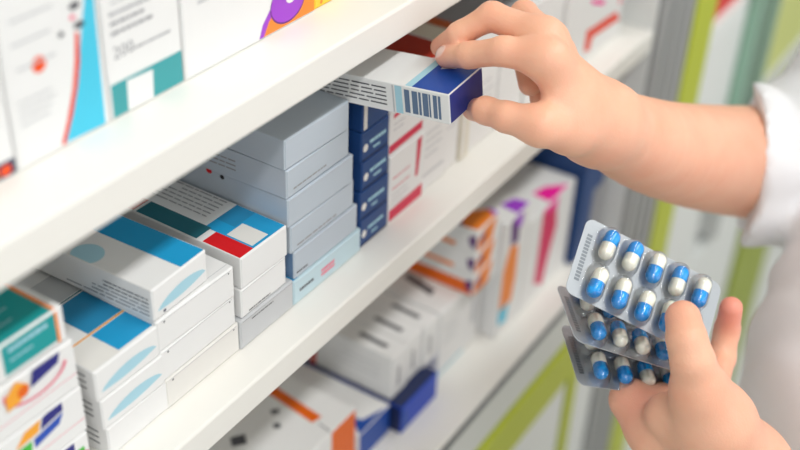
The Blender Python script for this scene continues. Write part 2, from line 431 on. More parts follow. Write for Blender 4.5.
# stack 6 navy
nl = ['navy blue carton resting on the shelf, lowest of the navy stack', 'navy blue carton second from the bottom of the navy stack', 'navy blue carton in the middle of the navy stack',
      'navy blue carton second from the top of the navy stack', 'navy blue carton with a white end label, top of the navy stack']
for i in range(5):
    z0 = .0002+i*.0215; x0 = .0965+(.0, -.001, .0005, -.0008, .0)[i]
    w = (.0330, .0325, .031, .031, .030)[i]
    pr = [('F', ellipse(x0+.0045, z0+.0095, .0026, .0028), OFFWH), ('F', dashes(x0+.009, z0+.0105, .018, 1, .002, .0026, 40+i, ragged=False), PALEB), ('F', dashes(x0+.013, z0+.0055, .009, 1, .002, .0018, 50+i), PALEB),
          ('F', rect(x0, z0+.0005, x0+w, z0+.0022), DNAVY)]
    if i == 4: pr = [('F', rect(x0+.001, z0+.001, x0+.005, z0+.019), OFFWH)]
    carton(nl[i], x0, SY+.0005, z0, w, .10, .0211, NAVY, pr, rot=(.01, -.012, .01, .0, .015)[i], group='navy blue cartons')
# stack 7 red and white
carton('tall white carton with red stroke and baseline, on the shelf beside the navy stack', .1302, SY+.001, .0002, .0440, .10, .0522, WHITE,
    [('F', [(.129, .002), (.176, .002), (.176, .012), (.129, .0105)], PINKR), ('F', [(.163, .022), (.1665, .022), (.1700, .051), (.164, .050)], PINKR), ('F', dashes(.134, .034, .022, 2, .008, .0008, 2, ragged=False), PINKR), ('F', dashes(.134, .021, .024, 3, .004, .0008, 12), LTGREY)], rot=.01)
carton('white carton with red stripes and dark red top, upper of two beside navy stack', .1290, SY+.002, .0528, .0420, .11, .0470, WHITE,
    [('F', [(.128, .0545), (.172, .0565), (.172, .0625), (.128, .0605)], PINKR), ('F', [(.134, .079), (.160, .0815), (.160, .0845), (.134, .082)], PINKR), ('F', dashes(.134, .074, .02, 2, .004, .0009, 3), LTGREY),
     ('T', rect(.12, 0, .2, .2), DKRED)])
carton('white carton with a dark red top, just beyond the red striped pair', .1745, SY+.004, .0002, .0340, .11, .1000, WHITE,
    [('T', rect(.17, 0, .3, .2), DKRED), ('F', dashes(.180, .045, .022, 4, .006, .0012, 33), LTGREY), ('F', rect(.176, .012, .206, .014), GREYW)])
carton('cream topped white carton between the dark red and the orange topped ones', .2092, SY+.006, .0002, .0205, .11, .1000, WHITE,
    [('T', rect(.17, 0, .3, .2), CREAM), ('F', dashes(.212, .05, .014, 3, .008, .0012, 34), LTGREY)])
carton('narrow carton with an orange top and beige front, beyond the cream topped one', .2304, SY+.004, .0002, .0125, .11, .1000, CREAM,
    [('T', rect(.22, 0, .3, .2), BURNT), ('F', rect(.2315, .003, .2360, .043), OFFWH)])
carton('grey topped white carton beyond the narrow orange topped one', .2436, SY+.006, .0002, .0420, .11, .0990, WHITE,
    [('T', rect(.22, 0, .4, .2), MIDGREY), ('F', dashes(.25, .05, .03, 3, .008, .0012, 34), LTGREY)])
carton('grey topped white carton behind the knuckles of the reaching hand', .2880, SY+.006, .0002, .0420, .11, .095, WHITE,
    [('T', rect(.22, 0, .4, .2), MIDGREY), ('F', ellipse(.317, .091, .005, .003), DKRED)])
carton('pale carton with thin slanting grey line, behind the back of the reaching hand', .3320, SY+.004, .0002, .0560, .11, .088, WHITE,
    [('F', [(0.3853, 0.0508), (0.4217, 0.0546), (0.4244, 0.0519), (0.3878, 0.0481)], MIDGREY), ('F', dashes(.34, .06, .03, 3, .008, .0012, 35), LTGREY)])
carton('white carton with a bent red stripe, above the wrist of the reaching arm', .3895, SY, .0002, .1200, .12, .075, WHITE,
    [('F', [(0.4319, 0.0121), (0.4449, 0.0090), (0.4475, 0.0202), (0.5062, 0.0161), (0.4955, 0.0274), (0.4319, 0.0314)], ORRED),
     ('F', [(0.4310, 0.0596), (0.4649, 0.0481), (0.4620, 0.0445), (0.4367, 0.0541)], MAGENTA), ('F', ellipse(*(0.5011, 0.0359), .004, .004), PINKL)])

# ------------------------------------------------------------------ lower shelf cartons
LZ = -.2398
carton('white carton with orange bar on top and orange front corner, on lower shelf', .0080, .048, LZ, .1240, .12, .060, WHITE,
    [('T', [(.085, .115), (.095, .112), (.118, .060), (.107, .060)], DORANGE) if False else ('T', [(0.1065, 0.1149), (0.1155, 0.1121), (0.1091, 0.0632), (0.0996, 0.0656)], DORANGE),
     ('T', [(0.0925, 0.1000), (0.0969, 0.0957), (0.0943, 0.0918), (0.0891, 0.0954)], DKGREY), ('T', [(0.0819, 0.0889), (0.0858, 0.0852), (0.0820, 0.0814), (0.0782, 0.0850)], DKGREY),
     ('T', [(0.0522, 0.1058), (0.0617, 0.0994), (0.0546, 0.0917), (0.0459, 0.0987)], DKGREY),
     ('T', [[(0.1013, 0.0612), (0.1026, 0.0612), (0.0988, 0.0392), (0.0967, 0.0386)]], MIDGREY),
     ('F', rect(.100, -.26, .135, -.1), DORANGE)])
carton('white topped carton with royal blue front, left of the bright blue carton', .1335, .045, LZ, .0440, .14, .030, WHITE,
    [('F', rect(0, -.3, .3, 0), ROYAL), ('T', [(0.1481, 0.0639), (0.1499, 0.0535), (0.1867, 0.0412), (0.1731, 0.0363), (0.1343, 0.0448)], ROYAL),], flap=ROYAL)
carton('bright blue carton lying under the row of narrow white cartons', .1800, .035, LZ, .0560, .16, .0285, BRIGHTB,
    [('L', rect(0, -.3, .3, 0), DNAVY), ('T', rect(0, 0, .3, .3), DNAVY), ('F', [(.18, -.2392), (.192, -.2392), (.186, -.215), (.18, -.215)], ROYAL)])
wl = ['narrow white carton with orange side line, left end of row on blue carton', 'narrow white carton in the middle of the row on blue carton', 'narrow white carton at the right end of the row on blue carton']
for i in range(3):
    x0 = .1830+i*.0236; y0 = .048+(0, .001, -.001)[i]
    z0 = -.2110
    pr = [('T', [(x0+.008, y0+.012), (x0+.0125, y0+.011), (x0+.014, y0+.038), (x0+.0095, y0+.040)], DKGREY), ('F', rect(x0+.008, z0+.010, x0+.012, z0+.030), MIDGREY)]
    if i == 0: pr += [('L', rect(y0+.075, z0, y0+.081, z0+.046), ORRED), ('L', dashes(y0+.012, z0+.03, .05, 3, .006, .001, 4), LTGREY)]
    pr += [('T', rect(x0, y0+.082, x0+.024, y0+.088), ORRED)]
    carton(wl[i], x0, y0, z0, .0230, .13, (.0440, .0442, .0435)[i], WHITE, pr, group='narrow white cartons on the bright blue carton')
carton('white carton with a dark bar on top, under the orange and purple cartons', .2545, .046, LZ, .0700, .15, .0730, WHITE,
    [('T', [(0.2794, 0.0996), (0.2861, 0.0976), (0.2798, 0.0671), (0.2706, 0.0656)], DKGREY), ('F', rect(.2545, -.2385, .30, -.235), PALEB), ('F', dashes(.262, -.19, .03, 3, .008, .002, 7), LTGREY), ('F', rect(.31, -.215, .318, -.18), GREYW)])
ol = ['orange edged carton with purple corner and broad orange side, lowest of its three', 'orange edged carton with purple corner, middle of its stack of three', 'orange edged carton with orange and purple on top, topmost of its three']
for i in range(3):
    z0 = -.1664+i*.0226; x0 = .2890; y0 = .036; w = .0425
    pr = [('L', rect(y0, z0+.001, y0+.15, z0+(.014 if i == 0 else .001)), DORANGE), ('L', [(y0+.020, z0+.001), (y0+.10, z0+.001), (y0+.10, z0+.005), (y0+.020, z0+.005)] if i else rect(0, 0, 0, 0), ORANGE),
          ('F', [(x0, z0), (x0+.026, z0), (x0+.033, z0+.022), (x0+.012, z0+.020), (x0, z0+.012)], ORANGE),
          ('F', [(x0+.004, z0+.004), (x0+.011, z0+.008), (x0+.015, z0+.017), (x0+.007, z0+.015)], DPURP),
          ('L', [(y0, z0+.004), (y0+.006, z0+.006), (y0+.008, z0+.014), (y0, z0+.018)], DPURP)]
    if i == 2: pr += [('T', [(x0+.002, y0), (x0+.037, y0), (x0+.034, y0+.012), (x0+.012, y0+.030), (x0, y0+.026)], ORANGE), ('T', [(x0, y0+.014), (x0+.010, y0+.020), (x0+.004, y0+.044), (x0, y0+.040)], DPURP), ('T', [(x0+.030, y0), (x0+.037, y0), (x0+.037, y0+.014)], PURPLE)]
    carton(ol[i], x0, y0, z0, w, .15, .0222, WHITE, pr, group='orange edged cartons in one stack')
carton('tall white carton with a vertical purple, orange and teal wave', .3320, .030, LZ, .0440, .14, .127, WHITE,
    [('F', [(0.3385, -0.1055), (0.3569, -0.1144), (0.3564, -0.1299), (0.3574, -0.1433), (0.3419, -0.1409)], DPURP), ('F', [(0.3460, -0.1064), (0.3630, -0.1166), (0.3602, -0.1299), (0.3475, -0.1228)], PURPLE),
     ('F', [(0.3419, -0.1409), (0.3584, -0.1482), (0.3599, -0.1834), (0.3555, -0.2092), (0.3324, -0.2082), (0.3321, -0.1665)], ORANGE),
     ('F', [(0.3324, -0.2082), (0.3513, -0.2077), (0.3496, -0.2288), (0.3277, -0.2236)], CYAN), ('T', [(.352, .030), (.375, .03), (.372, .045), (.355, .05)], PURPLE)])
carton('wide white carton with a magenta stripe over its top and down its front', .3775, .030, LZ, .0975, .16, .1020, WHITE,
    [('F', [(0.4058, -0.1331), (0.4341, -0.1392), (0.4410, -0.1734), (0.4300, -0.2056), (0.4239, -0.2331), (0.4041, -0.2209), (0.4054, -0.1819)], CRIMSON),
     ('F', [(0.4086, -0.1281), (0.4387, -0.1328), (0.4368, -0.1496), (0.4106, -0.1444)], MAGENTA),
     ('T', [(0.4247, 0.0515), (0.4429, 0.0472), (0.4630, 0.0288), (0.4430, 0.0295), (0.4224, 0.0286), (0.4226, 0.0370)], MAGENTA)])
carton('dark navy carton at the far end of the lower shelf beneath the arm', .4790, .022, LZ, .0500, .16, .1240, NAVY, [('F', rect(.506, -.2398, .53, -.165), MIDGREY)])

# ------------------------------------------------------------------ the held carton
P0 = Vector((.0806, -.0421, .1400)); bx = Vector((.9985, .0209, .0499)).normalized()
ax = Vector((-.0154, .9941, -.1072)); ax = (ax-bx*ax.dot(bx)).normalized(); cx = bx.cross(ax)
HW, HL, HH = .0378, .120, .0186
HM = Matrix((bx, ax, cx)).transposed()
base = P0 - cx*HH
bars = []; rg = random.Random(3); p = .0055
while p < .0285:
    wv = rg.choice([.001, .0016, .0026, .0036]); bars.append(rect(p, .0022, min(p+wv, .029), .0165)); p += wv+rg.choice([.0005, .0007, .0010, .0016])
held = carton('white medicine box with a barcode and royal blue end, gripped by the reaching hand', base.x, base.y, base.z, HW, HL, HH, WHITE,
    [('F', rect(0, 0, HW, HH), PURPB),
     ('T', rect(0, 0, HW, .024), ROYAL), ('T', rect(0, .024, HW, .029), PALEB), ('T', rect(0, .0285, HW, .030), WHITE),
     ('T', [(.030, .012), (.0375, .012), (.0375, .022), (.026, .020)], WHITE),
     ('L', rect(.0003, .0005, .0022, HH), WHITE),
     ('L', rect(.0, .0, .0012, .0), DNAVY),
     ('L', bars, BARC), ('L', rect(.0305, 0, .0350, HH), PALEB), ('L', rect(.0360, 0, .0370, HH), LTGREY),
     ('L', dashes(.041, .0145, .07, 5, .0026, .0008, 61), DKGREY)],
    M=HM, absolute=False, flap=PURPB)

# ------------------------------------------------------------------ blister packs
def capsule_mesh(bm, r, L, z0f, z1f, mi=0, n=18, m=7):
    """half of a capsule along local Y from z0f to z1f, closed, with hemispherical outer end"""
    rings = []
    s = 1 if z1f > z0f else -1
    body = abs(z1f-z0f)-r
    prof = [(0, 0), (r*.98, 0), (r, .0001), (r, body)] + [(r*math.cos(a), body+r*math.sin(a)) for a in [math.pi/2*k/m for k in range(1, m)]] + [(0, body+r)]
    prev = None
    for (rr, yy) in prof:
        Y = z0f+s*yy
        if rr < 1e-9: ring = [bm.verts.new((0, Y, 0))]
        else: ring = [bm.verts.new((rr*math.cos(2*math.pi*i/n), Y, rr*math.sin(2*math.pi*i/n))) for i in range(n)]
        if prev:
            for i in range(n):
                a = prev[i % len(prev)]; b = prev[(i+1) % len(prev)]; c = ring[(i+1) % len(ring)]; d = ring[i % len(ring)]
                vs = []
                for v in (a, b, c, d):
                    if v not in vs: vs.append(v)
                f = bm.faces.new(vs if s < 0 else vs[::-1]); f.material_index = mi
        prev = ring
    bmesh.ops.recalc_face_normals(bm, faces=bm.faces)

def cap_mesh(name, r, L, s, m):
    bm = bmesh.new(); capsule_mesh(bm, r, L, 0, s*L/2, 0)
    me = bpy.data.meshes.new(name); bm.to_mesh(me); bm.free(); me.materials.append(m)
    for p in me.polygons: p.use_smooth = True
    return me
CR, CL = .0044, .0190
ME = {('up', 'b'): cap_mesh('capsule_cap', CR*1.04, CL, 1, CAPB), ('up', 'w'): cap_mesh('capsule_cap', CR*1.04, CL, 1, CAPW),
      ('dn', 'b'): cap_mesh('capsule', CR, CL, -1, CAPB), ('dn', 'w'): cap_mesh('capsule', CR, CL, -1, CAPW)}
CW, CH = .0915, .0470
COLS = [(.0150+i*.0155) for i in range(5)]
ROWS = [.0350, .0118]

def foil_mesh():
    bm = bmesh.new(); r = .005; n = 7; pts = []
    for cx_, cy_, a0 in ((CW-r, r, -90), (CW-r, CH-r, 0), (r, CH-r, 90), (r, r, 180)):
        for k in range(n+1):
            a = math.radians(a0+90*k/n); pts.append((cx_+r*math.cos(a), cy_+r*math.sin(a)))
    top = [bm.verts.new((x, y, 0)) for x, y in pts]; bot = [bm.verts.new((x, y, -.00035)) for x, y in pts]
    bm.faces.new(top); bm.faces.new(bot[::-1])
    for i in range(len(pts)):
        j = (i+1) % len(pts); bm.faces.new((top[i], bot[i], bot[j], top[j]))
    for k in range(14):      # grey smudge reflection painted as marks along the embossed left margin
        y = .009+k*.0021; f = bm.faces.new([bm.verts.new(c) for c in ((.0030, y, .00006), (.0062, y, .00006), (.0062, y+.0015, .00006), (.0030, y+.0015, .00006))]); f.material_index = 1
    return bm
def film_mesh():
    bm = bmesh.new(); nx, ny = 118, 64; V = {}
    r = .0060; half = CL/2-CR+.0004
    for i in range(nx+1):
        for j in range(ny+1):
            x, y = CW*i/nx, CH*j/ny; z = .0002
            cr = .005   # round the corners of the card
            xx = min(max(x, 0), CW); yy = y
            dx = max(cr-x, x-(CW-cr), 0); dy = max(cr-y, y-(CH-cr), 0)
            q = math.hypot(dx, dy)
            if q > cr:
                x += (-1 if x > CW/2 else 1)*dx*(1-cr/q); yy += (-1 if y > CH/2 else 1)*dy*(1-cr/q)
            for cx_ in COLS:
                for cy_ in ROWS:
                    d = math.hypot(x-cx_, max(abs(y-cy_)-half, 0))
                    if d < r*1.08:
                        t = min(d/r, 1); z = max(z, .0002+.0090*(1-t**3.2)**.55 if t < 1 else .0002)
            # embossed lines on the left margin
            if .003 < x < .007 and .006 < y < CH-.006: z += .00018*math.sin(x*4000)
            V[i, j] = bm.verts.new((x, yy, z))
    for i in range(nx):
        for j in range(ny): bm.faces.new((V[i, j], V[i+1, j], V[i+1, j+1], V[i, j+1]))
    return bm
def mesh_from(name, bm, m, smooth):
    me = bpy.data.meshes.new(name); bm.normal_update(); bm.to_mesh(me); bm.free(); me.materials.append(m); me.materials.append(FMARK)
    for p in me.polygons: p.use_smooth = smooth
    return me
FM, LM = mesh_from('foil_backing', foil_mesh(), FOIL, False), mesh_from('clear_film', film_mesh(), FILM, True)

def blister(label, TL, e1, e2, pattern):
    """TL = top left corner, e1 right along the card, e2 up the card; the bubbles stand out towards e1 x e2"""
    e1 = Vector(e1).normalized(); e2 = Vector(e2); e2 = (e2-e1*e2.dot(e1)).normalized(); nn = e1.cross(e2)
    org = Vector(TL)-e2*CH
    root = thing('blister_pack', label, 'blister pack', org, Matrix((e1, e2, nn)).transposed(), 'capsule blister packs held in one hand')
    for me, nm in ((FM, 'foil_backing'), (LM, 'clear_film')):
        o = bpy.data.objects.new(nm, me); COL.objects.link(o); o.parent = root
    for j in range(2):
        for i in range(5):
            up = pattern[j][i]
            c = bpy.data.objects.new('capsule', ME['dn', 'w' if up == 'b' else 'b']); COL.objects.link(c); c.parent = root
            c.location = (COLS[i], ROWS[j]+random.uniform(-.0008, .0008), CR+.0006)
            c.rotation_euler = (0, 0, math.radians(-4+random.uniform(-4, 4)))
            k = bpy.data.objects.new('capsule_cap', ME['up', up]); COL.objects.link(k); k.parent = c
    return root
blister('silver blister pack of blue and white capsules, frontmost of the three', (0.1070, -0.1220, 0.0774), (0.4198, -0.7980, -0.4324), (0.7828, 0.2623, 0.5642), ('bbwbw', 'wwwww'))
blister('middle blister pack, showing under the front one', (0.1014, -0.1111, 0.0288), (0.6182, -0.6616, -0.4245), (0.7299, 0.6753, 0.1061), ('bwbwb', 'wbbwb'))
blister('rearmost blister pack, lowest of the three with only its foot showing', (0.1083, -0.1147, -0.0043), (0.6571, -0.7026, -0.2731), (0.7615, 0.6307, 0.1494), ('bwbwb', 'wwbwb'))

# ------------------------------------------------------------------ the person
def sdf_capsule(P, a, b, ra, rb):
    a = np.array(a, np.float32); b = np.array(b, np.float32); ab = b-a; L2 = float(ab@ab) or 1e-9
    q = P-a; t = np.clip((q@ab)/L2, 0, 1)
    return np.sqrt(((q-t[..., None]*ab)**2).sum(-1))-(ra+(rb-ra)*t)
def smin(a, b, k):
    h = np.maximum(k-np.abs(a-b), 0)/k
    return np.minimum(a, b)-h*h*k*.25
def grid(lo, hi, vox):
    n = [int(math.ceil((hi[i]-lo[i])/vox))+1 for i in range(3)]
    ax = [lo[i]+vox*np.arange(n[i], dtype=np.float32) for i in range(3)]
    return np.stack(np.meshgrid(*ax, indexing='ij'), -1).astype(np.float32)
def chain(P, pts, k=.004):
    d = None
    for (a, ra), (b, rb) in zip(pts[:-1], pts[1:]):
        c = sdf_capsule(P, a, b, ra, rb); d = c if d is None else smin(d, c, k)
    return d
def to_mesh(D, lo, vox):
    g = openvdb.FloatGrid(); g.background = .05
    g.copyFromArray(np.ascontiguousarray(D.astype(np.float32)))
    pts, quads = g.convertToQuads(isovalue=0.0)
    pts = np.asarray(pts, np.float64)*vox+np.array(lo)
    return pts, np.asarray(quads)
def bounds(pts, pad):
    a = np.array([p[0] for p in pts]); r = max(p[1] for p in pts)+pad
    return a.min(0)-r, a.max(0)+r
def crease(P, D, c, axis, amp, w=.0011, R=.015):
    ax_ = np.array(axis, np.float32); ax_ /= np.linalg.norm(ax_)
    q = P-np.array(c, np.float32); s = q@ax_; r2 = (q**2).sum(-1)
    return D+amp*np.exp(-(s/w)**2)*np.exp(-r2/R**2)

def hand(fingers, palm, arm=None, vox=.0014, kp=.010, creases=(), extra=(), kpalm=.009, pal2=()):
    allp = [p for f in fingers for p in f]+[p for c in palm for p in c]+list(arm or [])
    lo, hi = bounds(allp, .006); P = grid(lo, hi, vox)
    dp = None
    for c in palm:
        d = chain(P, c, .012); dp = d if dp is None else smin(dp, d, kpalm)
    if arm:
        da = None
        for (a, ra), (b, rb) in zip(arm[:-1], arm[1:]):
            c = sdf_capsule(P, a, b, ra, rb); da = c if da is None else np.minimum(da, c)
        dp = smin(dp, da, .012)
    D = dp
    for f in fingers:
        df = chain(P, f, .0035)
        D = np.minimum(D, smin(df, dp, kp))
    for c in creases: D = crease(P, D, *c)
    return to_mesh(D, lo, vox)

# right hand : reaching along the shelf for the held carton
def onbox(s, t, up): return tuple(P0+bx*s+ax*t+cx*up)
i_tip = onbox(.0300, .0180, .0066)
m_tip = onbox(.0420, .0290, .0054)
t_tip = onbox(.0330, .0040, -HH-.0072)
R_idx = [(i_tip, .0066), ((0.1046, -0.0405, 0.1542), .0072), ((0.1025, -0.0620, 0.1637), .0079), ((0.1064, -0.0864, 0.1642), .0100)]
R_mid = [(m_tip, .0060), ((0.1159, -0.0271, 0.1590), .0068), ((0.1227, -0.0427, 0.1717), .0078), ((0.1208, -0.0762, 0.1687), .0100)]
R_rng = [((0.1466, -0.0595, 0.1250), .0070), ((0.1691, -0.0432, 0.1302), .0074), ((0.1634, -0.0429, 0.1587), .0078), ((0.1402, -0.0702, 0.1586), .0098)]
R_pky = [((0.1523, -0.0644, 0.1142), .0062), ((0.1773, -0.0500, 0.1176), .0062), ((0.1811, -0.0491, 0.1373), .0070), ((0.1565, -0.0690, 0.1445), .0090)]
R_thb = [(t_tip, .0066), ((0.0906, -0.0604, 0.1321), .0074), ((0.0872, -0.0751, 0.1344), .0082), ((0.0900, -0.0942, 0.1341), .0092)]
WR = (0.1442, -0.1049, 0.1158)
R_palm = [[((0.1064, -0.0864, 0.1642), .0098), ((0.1241, -0.1013, 0.1324), .0135), (WR, .0200)],
          [((0.1208, -0.0762, 0.1687), .0098), ((0.1316, -0.0961, 0.1351), .0140), (WR, .0200)],
          [((0.1402, -0.0702, 0.1586), .0098), ((0.1436, -0.0933, 0.1240), .0130), (WR, .0200)],
          [((0.1565, -0.0690, 0.1445), .0090), ((0.1551, -0.0931, 0.1137), .0120), (WR, .0190)],
          [((0.0900, -0.0942, 0.1341), .0098), ((0.1122, -0.1028, 0.1270), .0140), (WR, .0200)],
          [((0.1062, -0.0940, 0.1475), .0060), ((0.1111, -0.1007, 0.1379), .010)],
          ]
def spline(P, n=5):
    out = []
    P = [(np.array(p), q) for p, q in P]; Q = [P[0]]+P+[P[-1]]
    for i in range(1, len(Q)-2):
        for k in range(n):
            t = k/n; w = (-.5*t+t*t-.5*t**3, 1-2.5*t*t+1.5*t**3, .5*t+2*t*t-1.5*t**3, -.5*t*t+.5*t**3)
            out.append((tuple(sum(w[j]*Q[i-1+j][0] for j in range(4))), float(sum(w[j]*Q[i-1+j][1] for j in range(4)))))
    out.append((tuple(P[-1][0]), P[-1][1])); return out
R_arm = spline([((0.1359, -0.1011, 0.1208), .0175), (WR, .0215), ((0.1829, -0.1142, 0.0899), .0270), ((0.2302, -0.1236, 0.0623), .0318), ((0.3017, -0.1368, 0.0265), .0378), ((0.3732, -0.1560, -0.0047), .0430), ((0.3997, -0.1664, -0.0148), .0430)], 3)
def sub(a, b): return tuple(np.array(a)-np.array(b))
cr = []
for f in (R_idx, R_mid, R_thb): cr.append((f[1][0], sub(f[2][0], f[1][0]), .00035))
for f in (R_idx, R_mid): cr.append((f[2][0], sub(f[3][0], f[1][0]), .00035))
RHv, RHq = hand([R_idx, R_mid, R_rng, R_pky, R_thb], R_palm, R_arm, creases=cr)

# left hand : palm towards the view, thumb closed over the cards
L_thb = [((0.0858, -0.1914, 0.0512), .0096), ((0.0752, -0.1986, 0.0467), .0104), ((0.0716, -0.2051, 0.0372), .0114), ((0.0742, -0.2119, 0.0175), .0145)]
L_idx = [((0.1686, -0.1985, 0.0078), .0070), ((0.1711, -0.1990, -0.0108), .0076), ((0.1629, -0.2013, -0.0265), .0086), ((0.1196, -0.2078, -0.0219), .0105)]
L_mid = [((0.1799, -0.1788, -0.0306), .0072), ((0.1775, -0.1806, -0.0422), .0080), ((0.1624, -0.1844, -0.0463), .0086), ((0.1165, -0.1958, -0.0308), .0105)]
L_rng = [((0.1664, -0.1611, -0.0341), .0070), ((0.1651, -0.1627, -0.0441), .0078), ((0.1491, -0.1692, -0.0478), .0084), ((0.1074, -0.1841, -0.0334), .0100)]
L_pky = [((0.1486, -0.1484, -0.0363), .0062), ((0.1475, -0.1490, -0.0452), .0068), ((0.1301, -0.1548, -0.0430), .0076), ((0.0983, -0.1689, -0.0297), .0092)]
LWR = (0.1010, -0.2399, -0.0465)
LEL = (.10, -.45, -.25)
L_palm = [[((0.1196, -0.2078, -0.0219), .0115), (LWR, .0240)],
          [((0.1165, -0.1958, -0.0308), .0115), ((0.1091, -0.2183, -0.0431), .018), (LWR, .0230)],
          [((0.1074, -0.1841, -0.0334), .0115), ((0.1031, -0.2075, -0.0460), .018), (LWR, .0230)],
          [((0.0971, -0.1698, -0.0283), .0120), ((0.0928, -0.1910, -0.0357), .0180), (LWR, .0230)],
          [((0.0742, -0.2119, 0.0175), .0145), ((0.0810, -0.2205, -0.0036), .0210), (LWR, .0250)],
          [((0.0806, -0.1966, -0.0127), .0130), ((0.0852, -0.2155, -0.0213), .0190)],
          [(LWR, .0240), ((0.1098, -0.2633, -0.0765), .0270)]]
cr = [(L_thb[1][0], sub(L_thb[2][0], L_thb[0][0]), .00045), (L_idx[1][0], sub(L_idx[2][0], L_idx[0][0]), .0003)]
LHv, LHq = hand([L_thb, L_idx, L_mid, L_rng, L_pky], L_palm, creases=cr, kp=.009)

# the rest of the body
BX, BY = .40, -.37                      # where the person stands
SHR, SHL = (.47, -.215, .055), (.36, -.54, .03)
RE = (0.4297, -0.1838, -0.0259)
def body_mesh():
    vox = .010
    T = (.42, -.37, .06)
    caps = [((.345, -.31, 0), (.30, -.33, -.12), .085, .09), ((.345, -.44, 0), (.30, -.42, -.12), .085, .09), ((.30, -.33, -.12), (.36, -.30, -.40), .09, .10), ((.30, -.42, -.12), (.36, -.44, -.40), .09, .10),
            (T, (.36, -.37, -.05), .09, .10), (SHR, SHL, .045, .045), (T, (.41, -.37, .18), .055, .05),
            (SHR, RE, .046, .042), (SHL, LEL, .046, .038), (RE, (0.3732, -0.1560, -0.0047), .042, .0415), (LEL, (0.1098, -0.2633, -0.0765), .036, .0265),
            ((.38, -.29, -.4), (BX, BY+.09, -.82), .085, .055), ((.38, -.45, -.4), (BX, BY-.09, -.82), .085, .055),
            ((BX, BY-.09, -.82), (BX+.02, BY-.10, -1.22), .055, .036), ((BX, BY+.09, -.82), (BX+.02, BY+.10, -1.22), .055, .036),
            ((BX+.02, BY-.10, -1.265), (BX-.13, BY-.11, -1.275), .03, .022), ((BX+.02, BY+.10, -1.265), (BX-.13, BY+.12, -1.275), .03, .022),
            ((.39, -.37, .26), (.395, -.37, .31), .078, .084), ((.365, -.37, .22), (.38, -.37, .26), .05, .065),
            ((.305, -.37, .275), (.287, -.37, .252), .008, .012)]
    lo = np.array((0., -.68, -1.31)); hi = np.array((.62, -.02, .44))
    P = grid(lo, hi, vox); D = None
    for a, b, ra, rb in caps:
        d = sdf_capsule(P, a, b, ra, rb); D = d if D is None else smin(D, d, .03)
    return to_mesh(D, lo, vox)
Bv, Bq = body_mesh()
allv = np.concatenate([Bv, RHv, LHv]); allq = np.concatenate([Bq, RHq+len(Bv), LHq+len(Bv)+len(RHv)])
PO = np.array((BX, BY, FZ))

